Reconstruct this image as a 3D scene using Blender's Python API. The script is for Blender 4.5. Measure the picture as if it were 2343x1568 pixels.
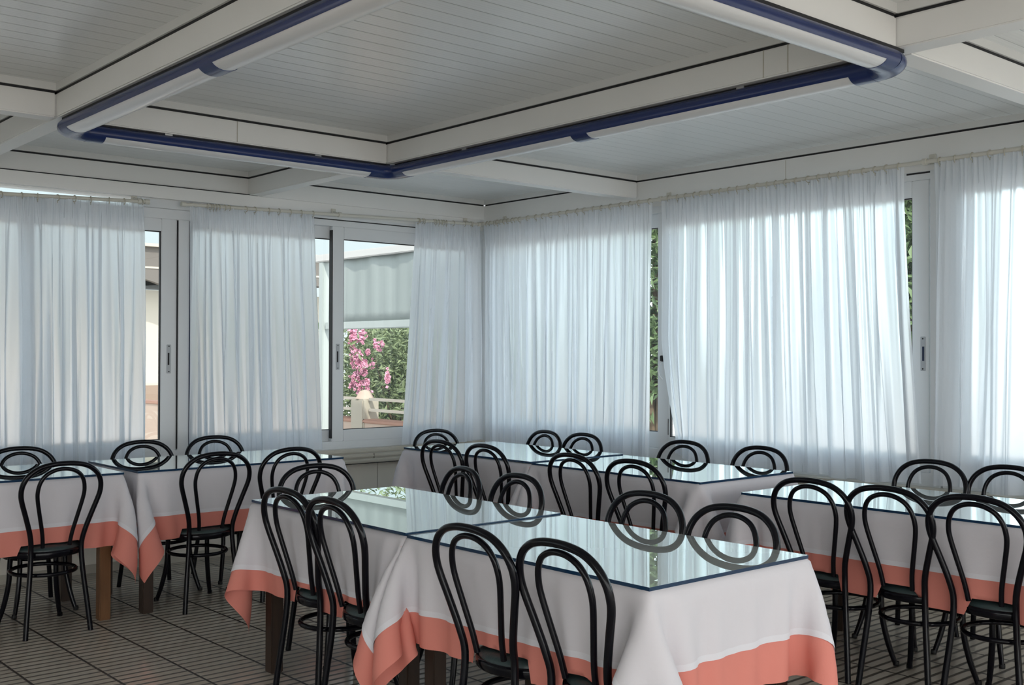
import bpy, bmesh, math, random
import numpy as np
from mathutils import Vector, Matrix, Euler

# ------------------------------------------------------------------ clear
for o in list(bpy.data.objects):
    bpy.data.objects.remove(o)
SC = bpy.context.scene
COL = SC.collection
random.seed(7)
PI = math.pi

# ------------------------------------------------------------------ camera
YAW, PITCH, ROLL, FPX = math.radians(40.9546), math.radians(0.5716), math.radians(0.1677), 2508.3
fw = Vector((math.sin(YAW)*math.cos(PITCH), math.cos(YAW)*math.cos(PITCH), math.sin(PITCH)))
rt = Vector((math.cos(YAW), -math.sin(YAW), 0)); up = rt.cross(fw)
r2 = rt*math.cos(ROLL) + up*math.sin(ROLL); u2 = up*math.cos(ROLL) - rt*math.sin(ROLL)
cam = bpy.data.cameras.new('camera'); camo = bpy.data.objects.new('camera', cam); COL.objects.link(camo)
M = Matrix((r2, u2, -fw)).transposed().to_4x4(); M.translation = Vector((0, 0, 1.45)); camo.matrix_world = M
cam.sensor_fit = 'HORIZONTAL'; cam.sensor_width = 36; cam.lens = FPX*36/2343; cam.clip_start = .05; cam.clip_end = 300
SC.camera = camo

# ------------------------------------------------------------------ sky, sun, exposure
SOUTH_FILL = 1.7
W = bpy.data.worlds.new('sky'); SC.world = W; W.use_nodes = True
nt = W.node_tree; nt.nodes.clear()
geo = nt.nodes.new('ShaderNodeTexCoord')
sep = nt.nodes.new('ShaderNodeSeparateXYZ'); nt.links.new(geo.outputs['Generated'], sep.inputs[0])
ramp = nt.nodes.new('ShaderNodeValToRGB'); nt.links.new(sep.outputs[2], ramp.inputs[0])
el = ramp.color_ramp.elements
el[0].position = 0.0; el[0].color = (.86, .95, .97, 1)
el[1].position = .6; el[1].color = (.24, .37, .55, 1)
e = el.new(.22); e.color = (.74, .93, .98, 1)
# the sky is brighter towards the east (+x)
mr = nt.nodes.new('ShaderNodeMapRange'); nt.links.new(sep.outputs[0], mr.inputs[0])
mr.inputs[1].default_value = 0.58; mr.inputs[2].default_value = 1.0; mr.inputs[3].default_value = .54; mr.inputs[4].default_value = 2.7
# ... and boosted in the south behind the camera, added to light the room
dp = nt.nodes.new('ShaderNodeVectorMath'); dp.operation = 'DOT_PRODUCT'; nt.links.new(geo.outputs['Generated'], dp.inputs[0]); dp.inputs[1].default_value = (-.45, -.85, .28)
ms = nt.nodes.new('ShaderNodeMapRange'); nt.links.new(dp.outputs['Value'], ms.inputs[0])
ms.inputs[1].default_value = 0.0; ms.inputs[2].default_value = 1.0; ms.inputs[3].default_value = 0; ms.inputs[4].default_value = SOUTH_FILL
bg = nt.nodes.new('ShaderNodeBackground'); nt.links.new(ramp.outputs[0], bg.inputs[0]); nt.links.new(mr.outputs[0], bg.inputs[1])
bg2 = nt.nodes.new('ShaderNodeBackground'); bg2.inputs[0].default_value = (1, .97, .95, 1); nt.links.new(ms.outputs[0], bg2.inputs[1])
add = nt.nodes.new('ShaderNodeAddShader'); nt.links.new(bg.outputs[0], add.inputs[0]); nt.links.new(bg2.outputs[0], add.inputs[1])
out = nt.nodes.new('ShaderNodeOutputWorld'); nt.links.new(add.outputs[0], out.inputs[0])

sun = bpy.data.lights.new('sun', 'SUN'); sun.energy = 2.3; sun.angle = .02; sun.color = (1, .93, .82)
suno = bpy.data.objects.new('sun', sun); COL.objects.link(suno)
suno.rotation_euler = (math.radians(48), 0, math.radians(-22))   # high, from behind the camera

SC.view_settings.view_transform = 'Standard'; SC.view_settings.look = 'None'
SC.view_settings.gamma = 1; SC.view_settings.use_curve_mapping = False
SC.view_settings.exposure = 0.99

# ------------------------------------------------------------------ materials
MATS = {}
def mat(name, col=(.8, .8, .8), rough=.5, metal=0, spec=.5, bump=None, noise=None, coat=0, emit=None):
    if name in MATS: return MATS[name]
    m = bpy.data.materials.new(name); m.use_nodes = True; MATS[name] = m
    t = m.node_tree; b = t.nodes['Principled BSDF']
    b.inputs['Base Color'].default_value = (*col, 1); b.inputs['Roughness'].default_value = rough
    b.inputs['Metallic'].default_value = metal; b.inputs['Specular IOR Level'].default_value = spec
    b.inputs['Coat Weight'].default_value = coat
    tc = t.nodes.new('ShaderNodeTexCoord')
    if noise:   # (scale, amount): mottling of the colour
        n = t.nodes.new('ShaderNodeTexNoise'); n.inputs['Scale'].default_value = noise[0]; n.inputs['Detail'].default_value = 5
        t.links.new(tc.outputs['Object'], n.inputs['Vector'])
        mx = t.nodes.new('ShaderNodeMix'); mx.data_type = 'RGBA'
        k = noise[1]
        mx.inputs[6].default_value = (*[c*(1-k) for c in col], 1); mx.inputs[7].default_value = (*[min(1, c*(1+k)) for c in col], 1)
        t.links.new(n.outputs[0], mx.inputs[0]); t.links.new(mx.outputs[2], b.inputs['Base Color'])
    if bump:    # (scale, strength)
        n2 = t.nodes.new('ShaderNodeTexNoise'); n2.inputs['Scale'].default_value = bump[0]; n2.inputs['Detail'].default_value = 6
        t.links.new(tc.outputs['Object'], n2.inputs['Vector'])
        bp = t.nodes.new('ShaderNodeBump'); bp.inputs['Strength'].default_value = bump[1]; bp.inputs['Distance'].default_value = .01
        t.links.new(n2.outputs[0], bp.inputs['Height']); t.links.new(bp.outputs[0], b.inputs['Normal'])
    return m

white_trim = mat('white_lacquered_aluminium', (.74, .74, .72), .38, noise=(3, .03))
beam_mat = mat('cream_beam_cladding', (.82, .815, .79), .45, noise=(1.7, .05))
frame_mat = mat('white_window_aluminium', (.70, .72, .73), .3)
black_gasket = mat('black_gasket', (.012, .012, .014), .6)
navy_gasket = mat('navy_gasket', (.01, .02, .06), .5)
ledge_mat = mat('beige_ledge', (.52, .49, .42), .35, noise=(9, .06))
wall_mat = mat('white_panel_wall', (.84, .80, .71), .12, noise=(2, .04))
rod_mat = mat('ivory_rod', (.62, .60, .53), .35)
ring_mat = mat('ivory_ring', (.50, .47, .38), .4)
blue_mat = mat('blue_housing', (.010, .026, .12), .25)
diff_mat = mat('white_diffuser', (.74, .75, .76), .22)
black_tube = mat('black_lacquered_tube', (.004, .004, .0065), .14, spec=.22)
seat_mat = mat('dark_green_vinyl', (.028, .046, .048), .38, bump=(120, .15))
ferrule = mat('rubber_foot', (.01, .01, .01), .7)
glass_edge = mat('glass_edge_navy', (.008, .035, .085), .15)
chrome = mat('brushed_metal', (.6, .6, .6), .3, metal=1)

def wood(name, c1, c2):
    m = mat(name, c1, .4); t = m.node_tree; b = t.nodes['Principled BSDF']
    tc = t.nodes.new('ShaderNodeTexCoord'); mp = t.nodes.new('ShaderNodeMapping'); mp.inputs['Scale'].default_value = (25, 25, 2.5)
    n = t.nodes.new('ShaderNodeTexNoise'); n.inputs['Scale'].default_value = 2; n.inputs['Detail'].default_value = 8
    mx = t.nodes.new('ShaderNodeMix'); mx.data_type = 'RGBA'; mx.inputs[6].default_value = (*c1, 1); mx.inputs[7].default_value = (*c2, 1)
    t.links.new(tc.outputs['Object'], mp.inputs[0]); t.links.new(mp.outputs[0], n.inputs['Vector'])
    t.links.new(n.outputs[0], mx.inputs[0]); t.links.new(mx.outputs[2], b.inputs['Base Color'])
    return m
dark_wood = wood('dark_stained_wood', (.018, .011, .008), (.05, .028, .018))
lit_leg_wood = wood('lit_stained_wood', (.10, .045, .018), (.22, .10, .04))  # the dark leg wood again, with the light falling on it in its colour

def fabric(name, col, col2=None):
    m = mat(name, col, .85, spec=.2); t = m.node_tree; b = t.nodes['Principled BSDF']
    tc = t.nodes.new('ShaderNodeTexCoord'); n = t.nodes.new('ShaderNodeTexNoise'); n.inputs['Scale'].default_value = 9; n.inputs['Detail'].default_value = 4
    t.links.new(tc.outputs['Object'], n.inputs['Vector'])
    bp = t.nodes.new('ShaderNodeBump'); bp.inputs['Strength'].default_value = .25; bp.inputs['Distance'].default_value = .02
    t.links.new(n.outputs[0], bp.inputs['Height']); t.links.new(bp.outputs[0], b.inputs['Normal'])
    tr = t.nodes.new('ShaderNodeBsdfTranslucent'); tr.inputs[0].default_value = (*col, 1); t.links.new(bp.outputs[0], tr.inputs['Normal'])
    mx = t.nodes.new('ShaderNodeMixShader'); mx.inputs[0].default_value = .10
    t.links.new(b.outputs[0], mx.inputs[1]); t.links.new(tr.outputs[0], mx.inputs[2])
    t.links.new(mx.outputs[0], t.nodes['Material Output'].inputs[0])
    return m
white_cloth = fabric('white_tablecloth_cotton', (.71, .685, .72))
pink_cloth = fabric('coral_tablecloth_cotton', (.74, .26, .21))
hem_cloth = fabric('white_hem_cotton', (.76, .75, .79))

def curtain_material():
    m = bpy.data.materials.new('sheer_white_voile'); m.use_nodes = True; MATS['voile'] = m
    t = m.node_tree; t.nodes.clear(); o = t.nodes.new('ShaderNodeOutputMaterial')
    col = (.89, .93, .97, 1)
    d = t.nodes.new('ShaderNodeBsdfDiffuse'); d.inputs[0].default_value = col
    tl = t.nodes.new('ShaderNodeBsdfTranslucent'); tl.inputs[0].default_value = col
    tp = t.nodes.new('ShaderNodeBsdfRefraction'); tp.inputs['Roughness'].default_value = .55; tp.inputs['IOR'].default_value = 1.3; tp.inputs[0].default_value = (.97, .98, 1, 1)   # light scattered forward through the weave
    m1 = t.nodes.new('ShaderNodeMixShader'); m1.inputs[0].default_value = .70
    t.links.new(d.outputs[0], m1.inputs[1]); t.links.new(tl.outputs[0], m1.inputs[2])
    lw = t.nodes.new('ShaderNodeLayerWeight'); lw.inputs[0].default_value = .5      # the weave closes when seen at a slant
    mt = t.nodes.new('ShaderNodeMapRange'); mt.inputs[1].default_value = .1; mt.inputs[2].default_value = .85; mt.inputs[3].default_value = .46; mt.inputs[4].default_value = .26
    t.links.new(lw.outputs['Facing'], mt.inputs[0]); t.links.new(mt.outputs[0], m1.inputs[0])
    mr = t.nodes.new('ShaderNodeMapRange'); mr.inputs[1].default_value = 0; mr.inputs[2].default_value = .8; mr.inputs[3].default_value = .38; mr.inputs[4].default_value = .05
    t.links.new(lw.outputs['Facing'], mr.inputs[0])
    m2 = t.nodes.new('ShaderNodeMixShader'); t.links.new(mr.outputs[0], m2.inputs[0])
    t.links.new(m1.outputs[0], m2.inputs[1]); t.links.new(tp.outputs[0], m2.inputs[2])
    t.links.new(m2.outputs[0], o.inputs[0])
    return m
voile = curtain_material()

def thin_glass(name, tint, ior, gain=1.0, haze=0):
    m = bpy.data.materials.new(name); m.use_nodes = True; t = m.node_tree; t.nodes.clear()
    o = t.nodes.new('ShaderNodeOutputMaterial')
    tp = t.nodes.new('ShaderNodeBsdfTransparent'); tp.inputs[0].default_value = (*tint, 1)
    gl = t.nodes.new('ShaderNodeBsdfGlossy'); gl.inputs['Roughness'].default_value = 0.0; gl.inputs[0].default_value = (.95, 1, .98, 1)
    fr = t.nodes.new('ShaderNodeFresnel'); fr.inputs[0].default_value = ior
    g = t.nodes.new('ShaderNodeNewGeometry')
    inv = t.nodes.new('ShaderNodeMath'); inv.operation = 'SUBTRACT'; inv.inputs[0].default_value = 1; t.links.new(g.outputs['Backfacing'], inv.inputs[1])
    mu = t.nodes.new('ShaderNodeMath'); mu.operation = 'MULTIPLY'; t.links.new(fr.outputs[0], mu.inputs[0]); t.links.new(inv.outputs[0], mu.inputs[1])
    mu2 = t.nodes.new('ShaderNodeMath'); mu2.operation = 'MULTIPLY'; mu2.use_clamp = True; t.links.new(mu.outputs[0], mu2.inputs[0]); mu2.inputs[1].default_value = gain
    body = tp.outputs[0]
    if haze:      # white mixed into the top face to lighten its dark reflections
        df = t.nodes.new('ShaderNodeBsdfDiffuse'); df.inputs[0].default_value = (.86, .90, .89, 1)
        hm = t.nodes.new('ShaderNodeMath'); hm.operation = 'MULTIPLY'; hm.inputs[1].default_value = haze; t.links.new(inv.outputs[0], hm.inputs[0])
        hz = t.nodes.new('ShaderNodeMixShader'); t.links.new(hm.outputs[0], hz.inputs[0]); t.links.new(tp.outputs[0], hz.inputs[1]); t.links.new(df.outputs[0], hz.inputs[2]); body = hz.outputs[0]
    mx = t.nodes.new('ShaderNodeMixShader'); t.links.new(mu2.outputs[0], mx.inputs[0]); t.links.new(body, mx.inputs[1]); t.links.new(gl.outputs[0], mx.inputs[2])
    t.links.new(mx.outputs[0], o.inputs[0]); MATS[name] = m
    return m
table_glass = thin_glass('table_glass', (.95, .99, .97), 1.52, 1.75, .85)
pane_glass = thin_glass('window_glass', (.97, .985, .985), 1.45, 1.0)

def math_node(t, op, a, b=None, c=None):
    n = t.nodes.new('ShaderNodeMath'); n.operation = op
    for i, v in enumerate((a, b, c)):
        if v is None: continue
        if isinstance(v, (int, float)): n.inputs[i].default_value = v
        else: t.links.new(v, n.inputs[i])
    return n.outputs[0]

def floor_material():
    m = mat('ribbed_floor_tile', (.3, .27, .22), .18, spec=.8); t = m.node_tree; b = t.nodes['Principled BSDF']
    g = t.nodes.new('ShaderNodeNewGeometry'); s = t.nodes.new('ShaderNodeSeparateXYZ'); t.links.new(g.outputs['Position'], s.inputs[0])
    def line(coord, period, off, half):
        a = math_node(t, 'SUBTRACT', coord, off); a = math_node(t, 'DIVIDE', a, period); a = math_node(t, 'FRACT', a)
        a = math_node(t, 'SUBTRACT', a, .5); a = math_node(t, 'ABSOLUTE', a)            # .5 on the line
        a = math_node(t, 'SUBTRACT', .5, a); a = math_node(t, 'MULTIPLY', a, period)
        mr = t.nodes.new('ShaderNodeMapRange'); mr.interpolation_type = 'SMOOTHSTEP'
        t.links.new(a, mr.inputs[0]); mr.inputs[1].default_value = half; mr.inputs[2].default_value = half*1.9; mr.inputs[3].default_value = 1; mr.inputs[4].default_value = 0
        return mr.outputs[0]
    gx = line(s.outputs[0], .303, 1.87, .0045)
    ry = line(s.outputs[1], .0606, .02, .0062)
    both = math_node(t, 'MAXIMUM', gx, math_node(t, 'MULTIPLY', ry, .85))
    n = t.nodes.new('ShaderNodeTexNoise'); n.inputs['Scale'].default_value = 6; n.inputs['Detail'].default_value = 6; t.links.new(g.outputs['Position'], n.inputs['Vector'])
    base = t.nodes.new('ShaderNodeMix'); base.data_type = 'RGBA'; base.inputs[6].default_value = (.50, .455, .385, 1); base.inputs[7].default_value = (.66, .60, .52, 1)
    t.links.new(n.outputs[0], base.inputs[0])
    mx = t.nodes.new('ShaderNodeMix'); mx.data_type = 'RGBA'; mx.inputs[7].default_value = (.03, .025, .02, 1)
    t.links.new(both, mx.inputs[0]); t.links.new(base.outputs[2], mx.inputs[6]); t.links.new(mx.outputs[2], b.inputs['Base Color'])
    rg = t.nodes.new('ShaderNodeMapRange'); rg.inputs[3].default_value = .13; rg.inputs[4].default_value = .6; t.links.new(both, rg.inputs[0]); t.links.new(rg.outputs[0], b.inputs['Roughness'])
    bp = t.nodes.new('ShaderNodeBump'); bp.invert = True; bp.inputs['Strength'].default_value = .5; bp.inputs['Distance'].default_value = .003
    t.links.new(both, bp.inputs['Height']); t.links.new(bp.outputs[0], b.inputs['Normal'])
    return m
floor_mat = floor_material()

def ceiling_material():
    m = mat('slatted_metal_ceiling', (.80, .82, .815), .24, spec=.7); t = m.node_tree; b = t.nodes['Principled BSDF']
    g = t.nodes.new('ShaderNodeNewGeometry'); s = t.nodes.new('ShaderNodeSeparateXYZ'); t.links.new(g.outputs['Position'], s.inputs[0])
    a = math_node(t, 'FRACT', math_node(t, 'DIVIDE', s.outputs[1], .105)); a = math_node(t, 'ABSOLUTE', math_node(t, 'SUBTRACT', a, .5))
    mr = t.nodes.new('ShaderNodeMapRange'); t.links.new(a, mr.inputs[0]); mr.inputs[1].default_value = .46; mr.inputs[2].default_value = .5; mr.inputs[3].default_value = 0; mr.inputs[4].default_value = 1
    rib = math_node(t, 'SINE', math_node(t, 'MULTIPLY', s.outputs[1], 2*PI/.021))
    h = math_node(t, 'SUBTRACT', math_node(t, 'MULTIPLY', rib, .05), mr.outputs[0])
    bp = t.nodes.new('ShaderNodeBump'); bp.inputs['Strength'].default_value = .5; bp.inputs['Distance'].default_value = .004
    t.links.new(h, bp.inputs['Height']); t.links.new(bp.outputs[0], b.inputs['Normal'])
    mx = t.nodes.new('ShaderNodeMix'); mx.data_type = 'RGBA'; mx.inputs[6].default_value = (.80, .82, .815, 1); mx.inputs[7].default_value = (.58, .59, .59, 1)
    t.links.new(mr.outputs[0], mx.inputs[0]); t.links.new(mx.outputs[2], b.inputs['Base Color'])
    return m
ceil_mat = ceiling_material()

# ------------------------------------------------------------------ mesh helpers
class MB:
    def __init__(self): self.v = []; self.f = []; self.m = []; self.mats = []; self.sm = []
    def mi(self, m):
        if m not in self.mats: self.mats.append(m)
        return self.mats.index(m)
    def add(self, vs, fs, m, smooth=False):
        o = len(self.v); k = self.mi(m); self.v += [tuple(p) for p in vs]
        for f in fs: self.f.append([i+o for i in f]); self.m.append(k); self.sm.append(smooth)
    def box(self, a, b, m, bev=0):
        x0, y0, z0 = a; x1, y1, z1 = b
        if x0 > x1: x0, x1 = x1, x0
        if y0 > y1: y0, y1 = y1, y0
        if z0 > z1: z0, z1 = z1, z0
        if bev:
            bm = bmesh.new(); bmesh.ops.create_cube(bm, size=1)
            for v in bm.verts: v.co = Vector(((v.co.x+.5)*(x1-x0)+x0, (v.co.y+.5)*(y1-y0)+y0, (v.co.z+.5)*(z1-z0)+z0))
            bmesh.ops.bevel(bm, geom=bm.edges[:], offset=min(bev, .45*min(x1-x0, y1-y0, z1-z0)), segments=2, affect='EDGES')
            bm.verts.index_update()
            self.add([v.co[:] for v in bm.verts], [[v.index for v in f.verts] for f in bm.faces], m); bm.free(); return self
        vs = [(x0, y0, z0), (x1, y0, z0), (x1, y1, z0), (x0, y1, z0), (x0, y0, z1), (x1, y0, z1), (x1, y1, z1), (x0, y1, z1)]
        self.add(vs, [(0, 3, 2, 1), (4, 5, 6, 7), (0, 1, 5, 4), (1, 2, 6, 5), (2, 3, 7, 6), (3, 0, 4, 7)], m); return self
    def tube(self, pts, r, m, n=10, closed=False, caps=True):
        pts = [Vector(p) for p in pts]; N = len(pts); rs = r if isinstance(r, (list, tuple)) else [r]*N
        vs = []; prev = None
        for i, p in enumerate(pts):
            if closed: t = pts[(i+1) % N]-pts[i-1]
            else: t = pts[min(i+1, N-1)]-pts[max(i-1, 0)]
            t.normalize()
            if prev is None:
                a = Vector((0, 0, 1)) if abs(t.z) < .9 else Vector((1, 0, 0)); nrm = (a-t*a.dot(t)).normalized()
            else: nrm = (prev-t*prev.dot(t)).normalized()
            prev = nrm; bn = t.cross(nrm)
            for k in range(n):
                an = 2*PI*k/n; vs.append(p+(nrm*math.cos(an)+bn*math.sin(an))*rs[i])
        fs = []
        for i in range(N if closed else N-1):
            j = (i+1) % N
            for k in range(n):
                fs.append((i*n+k, i*n+(k+1) % n, j*n+(k+1) % n, j*n+k))
        self.add(vs, fs, m, True)
        if caps and not closed:
            self.add(vs[:n], [tuple(reversed(range(n)))], m); self.add(vs[-n:], [tuple(range(n))], m)
        return self
    def lathe(self, prof, m, n=32, c=(0, 0, 0)):
        vs = []; fs = []
        for (r, z) in prof:
            for k in range(n): a = 2*PI*k/n; vs.append((c[0]+r*math.cos(a), c[1]+r*math.sin(a), c[2]+z))
        for i in range(len(prof)-1):
            for k in range(n): fs.append((i*n+k, i*n+(k+1) % n, (i+1)*n+(k+1) % n, (i+1)*n+k))
        self.add(vs, fs, m, True); return self
    def build(self, name, parent=None, loc=None):
        me = bpy.data.meshes.new(name); me.from_pydata(self.v, [], self.f); me.update()
        for m in self.mats: me.materials.append(m)
        me.polygons.foreach_set('material_index', self.m); me.polygons.foreach_set('use_smooth', self.sm)
        o = bpy.data.objects.new(name, me); COL.objects.link(o)
        if parent: o.parent = parent
        if loc: o.location = loc
        return o

def grid_obj(name, P, m, parent=None, solid=0, mat_rows=None):
    """P: (nu, nv, 3) array of points"""
    nu, nv = P.shape[:2]
    i = np.arange(nu-1)[:, None]; j = np.arange(nv-1)[None, :]
    a = (i*nv+j); F = np.stack([a, a+nv, a+nv+1, a+1], -1).reshape(-1, 4)
    me = bpy.data.meshes.new(name); me.from_pydata(P.reshape(-1, 3).tolist(), [], F.tolist()); me.update()
    me.materials.append(m); me.polygons.foreach_set('use_smooth', [True]*len(F))
    if mat_rows is not None:
        me.materials.append(mat_rows[1]); me.polygons.foreach_set('material_index', mat_rows[0].reshape(-1).astype(int).tolist())
    o = bpy.data.objects.new(name, me); COL.objects.link(o)
    if parent: o.parent = parent
    if solid:
        sm = o.modifiers.new('thickness', 'SOLIDIFY'); sm.thickness = solid; sm.offset = -1
    return o

def empty(name, loc, label, cat, group=None, rz=0):
    o = bpy.data.objects.new(name, None); COL.objects.link(o); o.location = loc; o.rotation_euler = (0, 0, rz); o.empty_display_size = .1
    return tag(o, label, cat, group)
def tag(o, label, cat, group=None, kind=None):
    o['label'] = label; o['category'] = cat
    if group: o['group'] = group
    if kind: o['kind'] = kind
    return o
def struct(o): o['kind'] = 'structure'; return o
def copy_tree(o, parent=None):
    c = o.copy(); COL.objects.link(c); c.parent = parent
    for ch in o.children: copy_tree(ch, c)
    return c

# ================================================================== THE ROOM
XR, YB = 5.995, 7.30          # inner faces of the right and back (window) walls
X0, Y0 = -3.2, -3.2
ZC = 2.765
b = MB(); b.box((X0-.3, Y0-.3, -.12), (XR+.25, YB+.25, 0), floor_mat); struct(b.build('floor'))
b = MB(); b.box((X0-.3, Y0-.3, ZC), (XR+.35, YB+.35, ZC+.1), ceil_mat); struct(b.build('ceiling'))

# beams under the ceiling: (along, lo, hi)
ZB = 2.597
def beam(name, a, c, sides):
    b = MB(); x0, y0 = a; x1, y1 = c
    b.box((x0, y0, ZB), (x1, y1, 2.716), beam_mat, .006)
    b.box((x0+.006, y0+.006, 2.716), (x1-.006, y1-.006, 2.728), black_gasket)
    b.box((x0-.004, y0-.004, 2.728), (x1+.004, y1+.004, ZC), white_trim)
    return struct(b.build(name))
BX = [(-.16, -.05), (1.82, 1.93), (3.77, 3.88)]      # beams running along y
BY = [(-1.2, -1.09), (2.15, 2.26), (5.50, 5.61)]     # beams running along x
k = 1
for lo, hi in BX: beam('trim_%d' % k, (lo, Y0), (hi, YB), 0); k += 1
xs = [X0]+[v for p in BX for v in p]+[XR]
for lo, hi in BY:
    for i in range(0, len(xs), 2): beam('trim_%d' % k, (xs[i]+.001, lo), (xs[i+1]-.001, hi), 0); k += 1
# thin vertical seams in the cladding
b = MB()
for x, y, ax in [(2.78, 5.499, 'x'), (3.769, 2.75, 'y'), (3.769, 2.63, 'y')]:
    if ax == 'x': b.box((x, y-.001, ZB+.004), (x+.004, y+.002, 2.714), ledge_mat)
    else: b.box((x-.001, y, ZB+.004), (x+.002, y+.004, 2.714), ledge_mat)
struct(b.build('trim_%d' % k)); k += 1

# ---- back wall (A): parapet, header; right wall (B): the same.
b = MB()
b.box((X0-.25, YB-.06, 0), (XR+.25, YB+.16, .585), wall_mat)
for x in (.9, 1.9, 2.9, 3.9, 4.88, 5.45): b.box((x, YB-.0625, .03), (x+.005, YB-.059, .585), ledge_mat)
b.box((X0-.25, YB-.066, 0), (XR, YB-.06, .06), ledge_mat)
b.box((X0-.25, YB-.075, .585), (XR+.25, YB+.16, .593), black_gasket)
b.box((X0-.25, YB-.02, 2.598), (XR+.25, YB+.16, 2.716), beam_mat)
b.box((X0-.25, YB+.0, 2.506), (XR+.25, YB+.16, 2.598), beam_mat)
b.box((X0-.25, YB-.014, 2.716), (XR, YB+.1, 2.728), black_gasket)
b.box((X0-.25, YB-.028, 2.728), (XR, YB+.1, ZC), white_trim)
struct(b.build('wall_back'))
b = MB(); b.box((X0, YB-.034, 2.594), (3.84, YB-.018, 2.602), black_gasket); b.box((X0, YB-.045, 2.51), (3.86, YB+.01, 2.594), beam_mat, .004)
struct(b.build('trim_%d' % k)); k += 1
b = MB()
b.box((XR-.06, Y0-.25, 0), (XR+.16, YB-.061, .57), wall_mat)
b.box((XR, Y0-.25, 2.52), (XR+.16, YB-.001, 2.716), beam_mat)
b.box((XR+.006, Y0-.25, 2.716), (XR+.1, YB-.03, 2.728), black_gasket)
b.box((XR-.008, Y0-.25, 2.728), (XR+.1, YB-.03, ZC), white_trim)
b.box((XR-.001, 4.2, 2.53), (XR+.002, 4.204, 2.71), ledge_mat)
struct(b.build('wall_right'))

# ledges under the windows
b = MB()
b.box((X0, YB-.16, .60), (XR-.01, YB+.02, .632), ledge_mat, .008)
b.box((X0, YB-.135, .632), (XR-.01, YB+.02, .668), ledge_mat, .012)
b.box((X0, YB-.085, .668), (XR-.01, YB+.05, .705), ledge_mat, .01)
b.box((4.80, YB-.137, .60), (4.804, YB-.10, .668), mat('joint_grey', (.3, .28, .24), .7))
struct(b.build('trim_%d' % k)); k += 1
b = MB()
b.box((XR-.14, Y0, .57), (XR+.05, YB-.165, .655), ledge_mat, .012)
b.box((XR-.115, Y0, .655), (XR+.05, YB-.165, .685), ledge_mat, .008)
b.box((XR-.1165, 3.0, .648), (XR-.112, 3.38, .6555), black_gasket)
b.box((XR-.15, YB-.32, .655), (XR-.05, YB-.22, .70), ledge_mat, .006)
struct(b.build('trim_%d' % k)); k += 1

# ---- windows.  Each sash: rectangular frame with a bead and a pane
def bar(b, ax, p, u0, u1, z0, z1, d0, d1, m, bev=.003):
    if ax == 'A': b.box((u0, p+d0, z0), (u1, p+d1, z1), m, bev)
    else: b.box((p+d0, u0, z0), (p+d1, u1, z1), m, bev)
def sash(parent, ax, u0, u1, z0, z1, g0, g1, gz0, gz1, d, name='sash', gas=black_gasket):
    """u0..u1 outer, g0..g1 glass; d = depth of the room face of the sash behind the wall face"""
    p = YB if ax == 'A' else XR
    b = MB()
    bar(b, ax, p, u0, g0, z0, z1, d, d+.035, frame_mat); bar(b, ax, p, g1, u1, z0, z1, d, d+.035, frame_mat)
    bar(b, ax, p, g0, g1, gz1, z1, d, d+.035, frame_mat); bar(b, ax, p, g0, g1, z0, gz0, d, d+.035, frame_mat)
    t = .006
    for a in ((g0, g0+t, gz0, gz1), (g1-t, g1, gz0, gz1), (g0, g1, gz0, gz0+t*.7), (g0, g1, gz1-t, gz1)): bar(b, ax, p, *a, d+.008, d+.03, gas, 0)
    o = b.build(name, parent)
    b = MB(); bar(b, ax, p, g0, g1, gz0, gz1, d+.017, d+.021, pane_glass, 0); b.build('pane', o)
    return o
def recessed_lock(parent, ax, u, z, d, slot):
    p = YB if ax == 'A' else XR
    b = MB(); bar(b, ax, p, u-.016, u+.016, z-.1, z+.1, d-.003, d+.004, mat('lock_plate_grey', (.42, .44, .46), .4), .002)
    for s in (-.088, .088): bar(b, ax, p, u-.004, u+.004, z+s-.004, z+s+.004, d-.0045, d, black_gasket, 0)
    bar(b, ax, p, u-.009, u+.003, z-.042, z+.042, d-.0045, d, slot, 0)
    b.build('lock_plate', parent)

ZF0, ZF1 = .705, 2.506
# window_1 : left sliding unit (mostly behind the leftmost curtain)
w1 = bpy.data.objects.new('window_1', None); COL.objects.link(w1); struct(w1)
b = MB()
bar(b, 'A', YB, 1.30, 3.335, ZF0, .77, -.01, .13, frame_mat); bar(b, 'A', YB, 1.30, 3.335, 2.375, 2.448, -.01, .13, frame_mat)
bar(b, 'A', YB, 2.98, 3.335, 2.44, 2.506, -.01, .12, frame_mat)
bar(b, 'A', YB, 3.245, 3.335, .77, 2.375, -.012, .13, frame_mat); bar(b, 'A', YB, 1.30, 1.36, .77, 2.506, -.01, .13, frame_mat)
bar(b, 'A', YB, 3.326, 3.342, .79, 2.372, -.019, -.008, navy_gasket, 0)
bar(b, 'A', YB, 3.240, 3.245, .78, 2.37, -.0125, .01, black_gasket, 0)
b.build('frame', w1)
s = sash(w1, 'A', 2.20, 3.24, .77, 2.375, 2.30, 3.128, .846, 2.288, .0); recessed_lock(s, 'A', 3.185, 1.405, .0, black_gasket)
sash(w1, 'A', 1.36, 2.32, .77, 2.375, 1.45, 2.24, .846, 2.288, .045)
b = MB(); bar(b, 'A', YB, 1.36, 2.98, 2.44, 2.506, .05, .054, pane_glass, 0); b.build('transom_pane', w1)
b = MB(); bar(b, 'A', YB, -1.0, 1.30, ZF0, 2.506, 0, .1, frame_mat); struct(b.build('trim_%d' % k)); k += 1
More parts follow.
